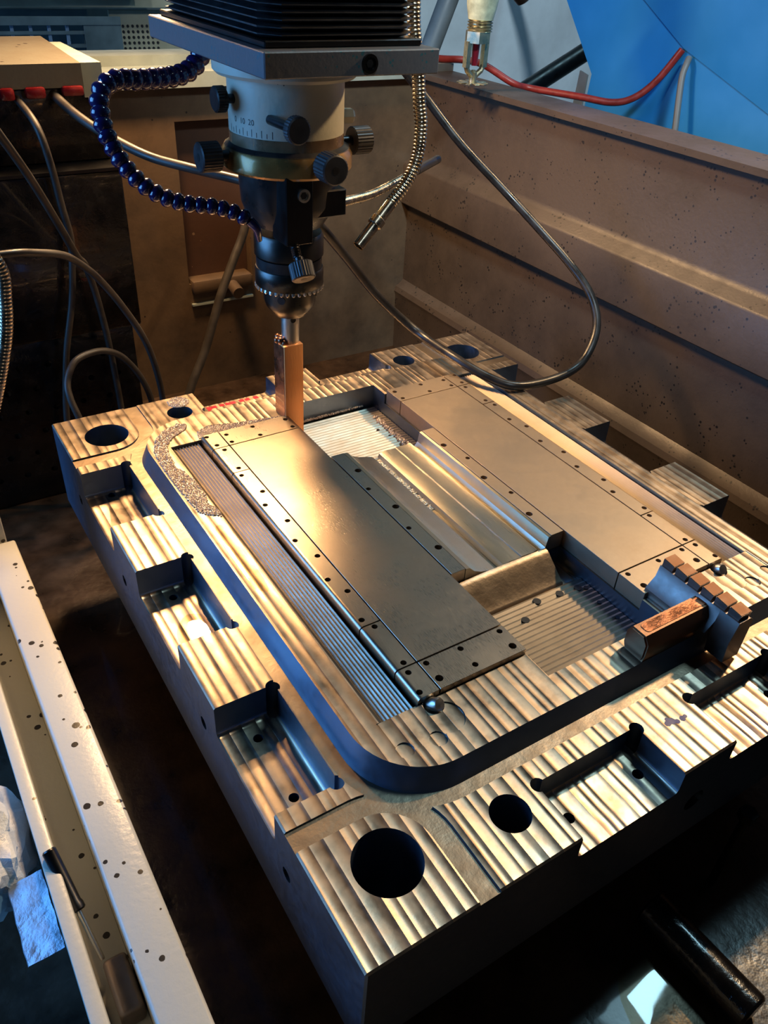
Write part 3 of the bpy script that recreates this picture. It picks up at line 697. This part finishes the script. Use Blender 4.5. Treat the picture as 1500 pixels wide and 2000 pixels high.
bm = bm_new(); lathe(bm, [(5.2, -4), (5.2, 13)], 24); xf(bm, orient(dv, A_)); mk('ferrule', bm, 'nickel', GH)
bm = bm_new(); lathe(bm, [(6.0, 12), (6.6, 12.6), (6.6, 19), (6.0, 19.6)], 28); xf(bm, orient(dv, A_)); mk('knurled_nut', bm, 'nickel', GH)
bm = bm_new(); lathe(bm, [(5.0, 19.6), (5.0, 42), (3.9, 42), (3.7, 34)], 24); xf(bm, orient(dv, A_)); tp = mk('tip', bm, 'nickel', GH)
f2 = M_([(0.2525, 0.4885, 0.2126), (0.2818, 0.5137, 0.2067), (0.3274, 0.5425, 0.2016), (0.3759, 0.5712, 0.203), (0.4176, 0.6, 0.2025)])
AH = root('armoured_hose', f2[0], 'coppery armoured hose running from the chuck clamp to the right', 'hose')
mk('corrugated_tube', flex('t', f2, 4.2, 'nickel', '', 2.4, 0.5, 12), 'nickel', AH, smooth=70)
bm = bm_new(); sweep(bm, smooth_path(M_([(0.416, 0.599, 0.2025), (0.440, 0.617, 0.2015), (0.4731, 0.64, 0.2011)]), 6), 4.6, 12); mk('rubber_end', bm, 'rubber', AH)
fl = M_([(-0.045, 0.480, 0.2333), (-0.0277, 0.488, 0.1978), (-0.0286, 0.490, 0.1728), (-0.0341, 0.492, 0.1429), (-0.0462, 0.492, 0.1082), (-0.0592, 0.49, 0.0785), (-0.075, 0.49, 0.05)])
bm = flex('t', fl, 5.2, 'nickel', '', 3.0, 0.7, 12); one('ribbed_hose', bm, 'nickel', 'brassy ribbed metal hose at the left edge of the picture', 'hose', smooth=70)
def cable(name, P, r, mat, label, cat='cable', n=10, group=None):
    bm = bm_new(); sweep(bm, smooth_path([Vector(p) for p in P], 8), r, n); return one(name, bm, mat, label, cat, group, smooth=80)
cable('power_cable', [(434, 660, 288), (460, 651, 261), (490, 622, 220), (530, 584, 175), (555, 537, 138), (570, 502, 112), (575, 468, 89), (572, 446, 66), (558, 432, 45), (535, 425, 25), (495, 421, 19), (446, 424, 20.5), (424, 447, 25), (406, 485, 35), (402, 555, 39), (357, 570, 82), (317, 570, 129), (286, 560, 162), (263, 550, 184), (240, 520, 205)], 4.9, 'rubber', 'thick black cable looping over the right side of the mould plate')
cable('feed_hose', M_([(0.10, 0.81, 0.256), (0.1097, 0.76, 0.2436), (0.1265, 0.72, 0.2314), (0.1525, 0.68, 0.2191), (0.1785, 0.64, 0.2152), (0.2135, 0.6, 0.2103), (0.2421, 0.545, 0.2081)]), 4.6, 'greyhose', 'grey hose from the black housing to the back of the head', 'hose')
cable('hanging_cable', M_([(-0.03, 0.60, 0.31), (0.0011, 0.62, 0.2774), (0.0161, 0.644, 0.2529), (0.0379, 0.668, 0.2104), (0.0598, 0.692, 0.1599), (0.0767, 0.716, 0.1199), (0.0884, 0.735, 0.0997), (0.098, 0.745, 0.05), (0.104, 0.75, -0.03), (0.107, 0.75, -0.195)]), 3.8, 'greyhose', 'grey cable slanting down across the black housing from the left edge')
cable('hanging_cable', M_([(0.064, 0.81, 0.254), (0.0705, 0.765, 0.2349), (0.0756, 0.7567, 0.1995), (0.0785, 0.755, 0.1599), (0.0814, 0.753, 0.1265), (0.077, 0.752, 0.0927), (0.0698, 0.752, 0.0553), (0.0526, 0.7503, -0.0067), (0.0389, 0.7467, -0.0874), (0.0341, 0.74, -0.198)]), 3.8, 'greyhose', 'dark cable hanging straight down the front of the black housing')
cable('curved_hose', M_([(-0.13, 0.60, 0.166), (-0.05, 0.61, 0.165), (0.0002, 0.62, 0.1625), (0.0231, 0.63, 0.1568), (0.0446, 0.64, 0.1494), (0.0596, 0.65, 0.1389), (0.0807, 0.66, 0.1153), (0.1041, 0.67, 0.0767), (0.1261, 0.68, 0.0291), (0.1381, 0.69, -0.0231), (0.143, 0.7, -0.0766), (0.145, 0.71, -0.195)]), 3.6, 'greyhose', 'grey hose arching down behind the back left corner of the mould', 'hose')
cable('looped_hose', M_([(0.05, 0.672, -0.12), (0.0429, 0.68, -0.0539), (0.0382, 0.69, -0.0255), (0.0405, 0.7, -0.0087), (0.0531, 0.71, 0.007), (0.073, 0.72, 0.0096), (0.0951, 0.73, 0.0034), (0.1164, 0.74, -0.0156), (0.1365, 0.75, -0.0535), (0.1472, 0.76, -0.1004), (0.15, 0.765, -0.195)]), 3.8, 'greyhose', 'small round loop of grey hose behind the back left mould corner', 'hose')
cable('drain_hose', M_([(0.36, 0.91, 0.12), (0.345, 0.9, 0.0654), (0.3206, 0.89, 0.0255), (0.2943, 0.88, -0.0182), (0.2635, 0.87, -0.0851), (0.2318, 0.86, -0.138), (0.2072, 0.85, -0.195)]), 6.0, 'greyhose', 'tan hose running down in front of the tank window recess', 'hose')

# ------------------------------------------------------------------ front rail of the tank and things on it
r_ = root('tank_rail', (-90, 100, -200), 'long pale enamelled tank rail with chipped paint along the left edge', 'rail')
mk('rail_beam', box(-92, -66, -420, 500, -190, -50, 2.2, 3), 'rail', r_)
bm = bm_new(); bx(bm, -113, -92.2, -420, 560, -190, -95); mk('gutter', bm, 'rail', r_)
mk('outer_lip', box(-121, -112.2, -420, 560, -190, -50, 1.5, 2), 'rail', r_, 'outer lip')  # same pale enamel as the beam
mk('end_post', box(-130, -72, 505, 575, -190, 40, 3, 2), 'rail', r_)
r_ = root('pin_punch', (-110, 140, -62), 'steel pin punch with dark handle lying in the rail gutter', 'tool')
A_, B_ = Vector((-115, 176, -45)), Vector((-104, 106, -91)); dv = (B_ - A_).normalized()
bm = bm_new(); lathe(bm, [(3.4, 0), (4.2, 1), (4.0, 34), (4.6, 36), (4.6, 39), (3.6, 40)], 20); xf(bm, orient(dv, A_)); mk('handle', bm, 'dsteel', r_)
bm = bm_new(); lathe(bm, [(1.7, 40), (1.6, 70), (1.2, 71)], 14); xf(bm, orient(dv, A_)); mk('shaft', bm, 'steel', r_)
bm = box(-107, -93, 78, 113, -95, -76, 3, 3); xf(bm, Matrix.Identity(4)); one('recess_block', bm, 'greyblk', 'dark brown rounded block standing in for a recess in the gutter against the rail beam', 'hollow')  # solid block put in place of a dark flat recess
# crumpled film left of the rail
bm = bm_new(); bmesh.ops.create_icosphere(bm, subdivisions=4, radius=1.0)
from mathutils import noise as mn
for v in bm.verts:
    k = 1 + 0.28 * mn.noise(v.co * 2.2) + 0.16 * abs(mn.noise(v.co * 5.1)) + 0.07 * mn.noise(v.co * 11)
    v.co = Vector((v.co.x * 26 * k, v.co.y * 44 * k, v.co.z * 24 * k)) + Vector((-150, 218, -78))
one('crumpled_film', bm, 'tissue', 'crumpled white plastic film outside the rail', 'wrapping', smooth=25)
bm = bm_new(); n = 12
g0 = [[bm.verts.new((-122 - j * 2.9 + 0.3 * math.sin(i * 1.7 + j), 122 + i * 4.9 + j * 0.6, -60 - j * 1.2 + random.uniform(-0.35, 0.35))) for j in range(8)] for i in range(n)]
g1 = [[bm.verts.new((v.co.x - 0.5, v.co.y, v.co.z - 0.9)) for v in row] for row in g0]
for i in range(n - 1):
    for j in range(7):
        bm.faces.new((g0[i][j], g0[i][j + 1], g0[i + 1][j + 1], g0[i + 1][j])); bm.faces.new((g1[i][j], g1[i + 1][j], g1[i + 1][j + 1], g1[i][j + 1]))
for i in range(n - 1):
    for j in (0, 7): bm.faces.new((g0[i][j], g0[i + 1][j], g1[i + 1][j], g1[i][j]))
for j in range(7):
    for i in (0, n - 1): bm.faces.new((g0[i][j], g0[i][j + 1], g1[i][j + 1], g1[i][j]))
one('silver_tape', bm, 'tape', 'strip of silver grey tape hanging outside the rail', 'tape', smooth=25)
bm = bm_new(); bx(bm, -700, -122, -420, 700, -214, -204); struct('floor_1', bm, 'oilblack', 'dark workshop floor left of the rail')

# tank floor things at the lower right
bm = bm_new(); lathe(bm, [(13, 0), (15, 2), (15, 90), (13, 92)], 32); xf(bm, orient((0.05, -1, 0), (262, -2, -184.8))); one('glossy_roller', bm, 'oilblack', 'glossy black roller lying on the tank floor below the front edge', 'roller')
r_ = root('clamp_bolt', (330, -6, -200), 'small pale clamp bolt standing under the front edge of the mould', 'bolt')
bm = bm_new(); cyl(bm, 332, -10, 3.2, -199.8, -106, 14); mk('stud', bm, 'dsteel', r_)
bm = bm_new(); cyl(bm, 332, -10, 7, -112, -104, 6); mk('nut', bm, 'dsteel', r_)
one('oil_puddle', puddle([(190, -70), (205, -30), (235, -14), (262, -28), (262, -60), (240, -90)], -200, 0.6), 'oil', 'clear oil puddle on the tank floor mirroring the skylight', 'oil puddle')

# ------------------------------------------------------------------ background right: wall, blue machine, sprinkler, pipes, wires
bm = bm_new(); bx(bm, 500, 4200, 2000, 2060, -1200, 2600); struct('wall_far', bm, 'concrete', 'grey blue concrete workshop wall')
bm = bm_new(); bx(bm, -2500, 4200, -2500, 2060, -1230, -1200); struct('floor_2', bm, 'concrete')
BM_ = root('blue_machine', (1100, 700, -1200), 'bright blue painted machine casing beyond the tank wall', 'machine')
def slab(pts, off):
    bm = bm_new(); a = [bm.verts.new(p) for p in pts]; c_ = [bm.verts.new(Vector(p) + Vector(off)) for p in pts]; n = len(pts)
    bm.faces.new(a); bm.faces.new(c_[::-1])
    for i in range(n): bm.faces.new((a[i], c_[i], c_[(i + 1) % n], a[(i + 1) % n]))
    return bm
mk('side_panel', slab([(950, 898, 185), (950, 895, 238), (950, 1080, 445), (950, 1000, 445), (950, 727, 294), (950, 520, 222), (950, 300, 150), (950, 200, -300), (950, 930, -300)], (420, 0, 0)), 'blue', BM_)
mk('hood_panel', slab([(949, 998, 445), (949, 725.5, 294), (949, 518, 222), (949, 300, 150), (925, 240, 330), (925, 480, 420), (925, 700, 520), (930, 900, 560)], (420, 0, 60)), 'blue', BM_)
bm = slab([(946, 918, 240), (946, 900, 236), (946, 902, 130), (946, 925, 130)], (3, 0, 0)); mk('door_edge', bm, 'greypipe', BM_)
S0 = root('sprinkler_head', (637, 800, 250), 'glass bulb fire sprinkler on a pale green pipe above the tank wall', 'sprinkler')
bm = bm_new(); lathe(bm, [(16, 322), (19, 335), (24, 370), (24, 520)], 28, 640, 800); mk('drop_pipe', bm, 'sprk', S0)
bm = bm_new(); sweep(bm, [(640, 800, 309 + i * 0.5) for i in range(27)], lambda s_: 15.5 + 1.2 * math.cos(s_ * 1.9), 20); mk('thread', bm, 'brass', S0)
bm = bm_new(); cyl(bm, 638, 800, 17, 296, 309, 6); mk('hex_collar', bm, 'brass', S0)
bm = bm_new(); sweep(bm, [(637, 800, 296), (637, 800, 284), (637, 800, 270)], lambda s_: 5.2 - 0.05 * s_, 14); mk('glass_bulb', bm, 'ruby', S0)
for sg in (-1, 1):
    bm = bm_new()
    bx(bm, -3.2, 3.2, -4, 4, 0, 30); xf(bm, Matrix.Translation((638 + sg * 14, 800, 268)))
    mk('frame_arm', bm, 'brass', S0)
    bm = bm_new(); sweep(bm, [(638 + sg * 14, 800, 270), (638 + sg * 11, 800, 264), (637, 800, 256)], 3.6, 10); mk('frame_foot', bm, 'brass', S0)
bm = bm_new(); lathe(bm, [(5, 250), (5, 262), (2.5, 265)], 16, 637, 800); mk('boss', bm, 'brass', S0)
for k in range(10):
    a = 2 * PI * k / 10; bm = box(6, 21, -3.2, 3.2, 249.0, 250.6, 0.5, 1); xf(bm, Matrix.Translation((637, 800, 0)) @ Matrix.Rotation(a, 4, 'Z')); mk('deflector_tine', bm, 'brass', S0)
bm = bm_new(); lathe(bm, [(14, 0), (16, 2), (16, 26), (13, 28)], 28); xf(bm, orient((0.75, -0.2, -0.62), (700, 815, 365))); one('pipe_cap', bm, 'dsteel', 'round dark pipe end at the top edge beside the sprinkler', 'pipe')
cable('grey_pipe', [(968, 1300, 340), (919, 1300, 225), (880, 1300, 130), (860, 1300, 80)], 19, 'greypipe', 'grey pipe leaning behind the machine head plate', 'pipe', 16)
cable('black_pipe', [(1650, 1979, 330), (1560, 1600, 300), (1420, 1300, 255), (1333, 1300, 214), (1167, 1300, 140), (1080, 1300, 100)], 19, 'rubber', 'thick black pipe slanting against the concrete wall', 'pipe', 16)
cable('red_wire', M_([(0.66, 1.0, 0.2584), (0.7, 0.9653, 0.2554), (0.73, 0.9454, 0.2557), (0.76, 0.9324, 0.2500), (0.79, 0.896, 0.2300), (0.82, 0.8875, 0.2231), (0.86, 0.8236, 0.2206), (0.89, 0.7838, 0.218), (0.91, 0.7604, 0.2279), (0.93, 0.7425, 0.2533), (0.944, 0.7229, 0.2929)]), 5.0, 'red', 'red wire sagging in front of the blue machine', 'wire')
cable('grey_wire', M_([(0.944, 0.7085, 0.2841), (0.936, 0.7036, 0.2771), (0.93, 0.7009, 0.2623), (0.925, 0.6926, 0.2317), (0.92, 0.6814, 0.1872), (0.915, 0.6677, 0.10), (0.91, 0.66, -0.25)]), 4.5, 'greypipe', 'dark grey wire hanging straight down in front of the blue machine', 'wire')

# ------------------------------------------------------------------ background left: crate and boards behind the tank
r_ = root('storage_crate', (250, 1500, 150), 'dark plastic lattice crate on the shelf behind the tank', 'crate')
bm = bm_new(); bx(bm, 100, 385, 1490, 1500, 246, 258); mk('rim', bm, 'crate', r_)
for k in range(3):
    bm = bm_new(); bx(bm, 100, 385, 1492, 1498, 232 - k * 20, 237 - k * 20); mk('rail_slat', bm, 'crate', r_)
for k in range(9):
    bm = bm_new(); bx(bm, 110 + k * 30, 115 + k * 30, 1493, 1497, 150, 246); mk('upright_slat', bm, 'tape', r_)
bm = bm_new(); bx(bm, 320, 385, 1491, 1499, 150, 246); mk('end_panel', bm, 'crate', r_)
bm = bm_new(); bx(bm, 100, 385, 1700, 1706, 150, 250); mk('back_panel', bm, 'crate', r_)
r_ = root('pegboard', (430, 1560, 150), 'beige perforated board beside the dark crate', 'board')
bm = bm_new(); bx(bm, 386, 520, 1560, 1566, 120, 262); mk('board', bm, 'peg', r_)
for i in range(9):
    for j in range(6):
        bm = bm_new(); cyl(bm, 0, 0, 2.6, 0, 0.6, 8); xf(bm, orient((0, -1, 0), (400 + i * 9, 1559.8, 192 + j * 9))); mk('peg_hole', bm, 'hole', r_)
bm = bm_new(); bx(bm, -200, 520, 1540, 1760, 268, 282); one('shelf_board', bm, 'peg', 'brown wooden shelf board above the dark crate', 'shelf')
bm = bm_new(); bx(bm, -200, 425, 1520, 1539, 283, 330); one('shelf_beam', bm, 'ledge', 'pale green shelf beam at the top left', 'beam')
bm = bm_new(); bx(bm, -900, 1100, 1800, 1840, -1200, 900); one('dark_partition', bm, 'crate', 'dark partition behind the shelf at the top left', 'partition')
for o in bpy.data.objects:
    if '_o' in o: del o['_o']
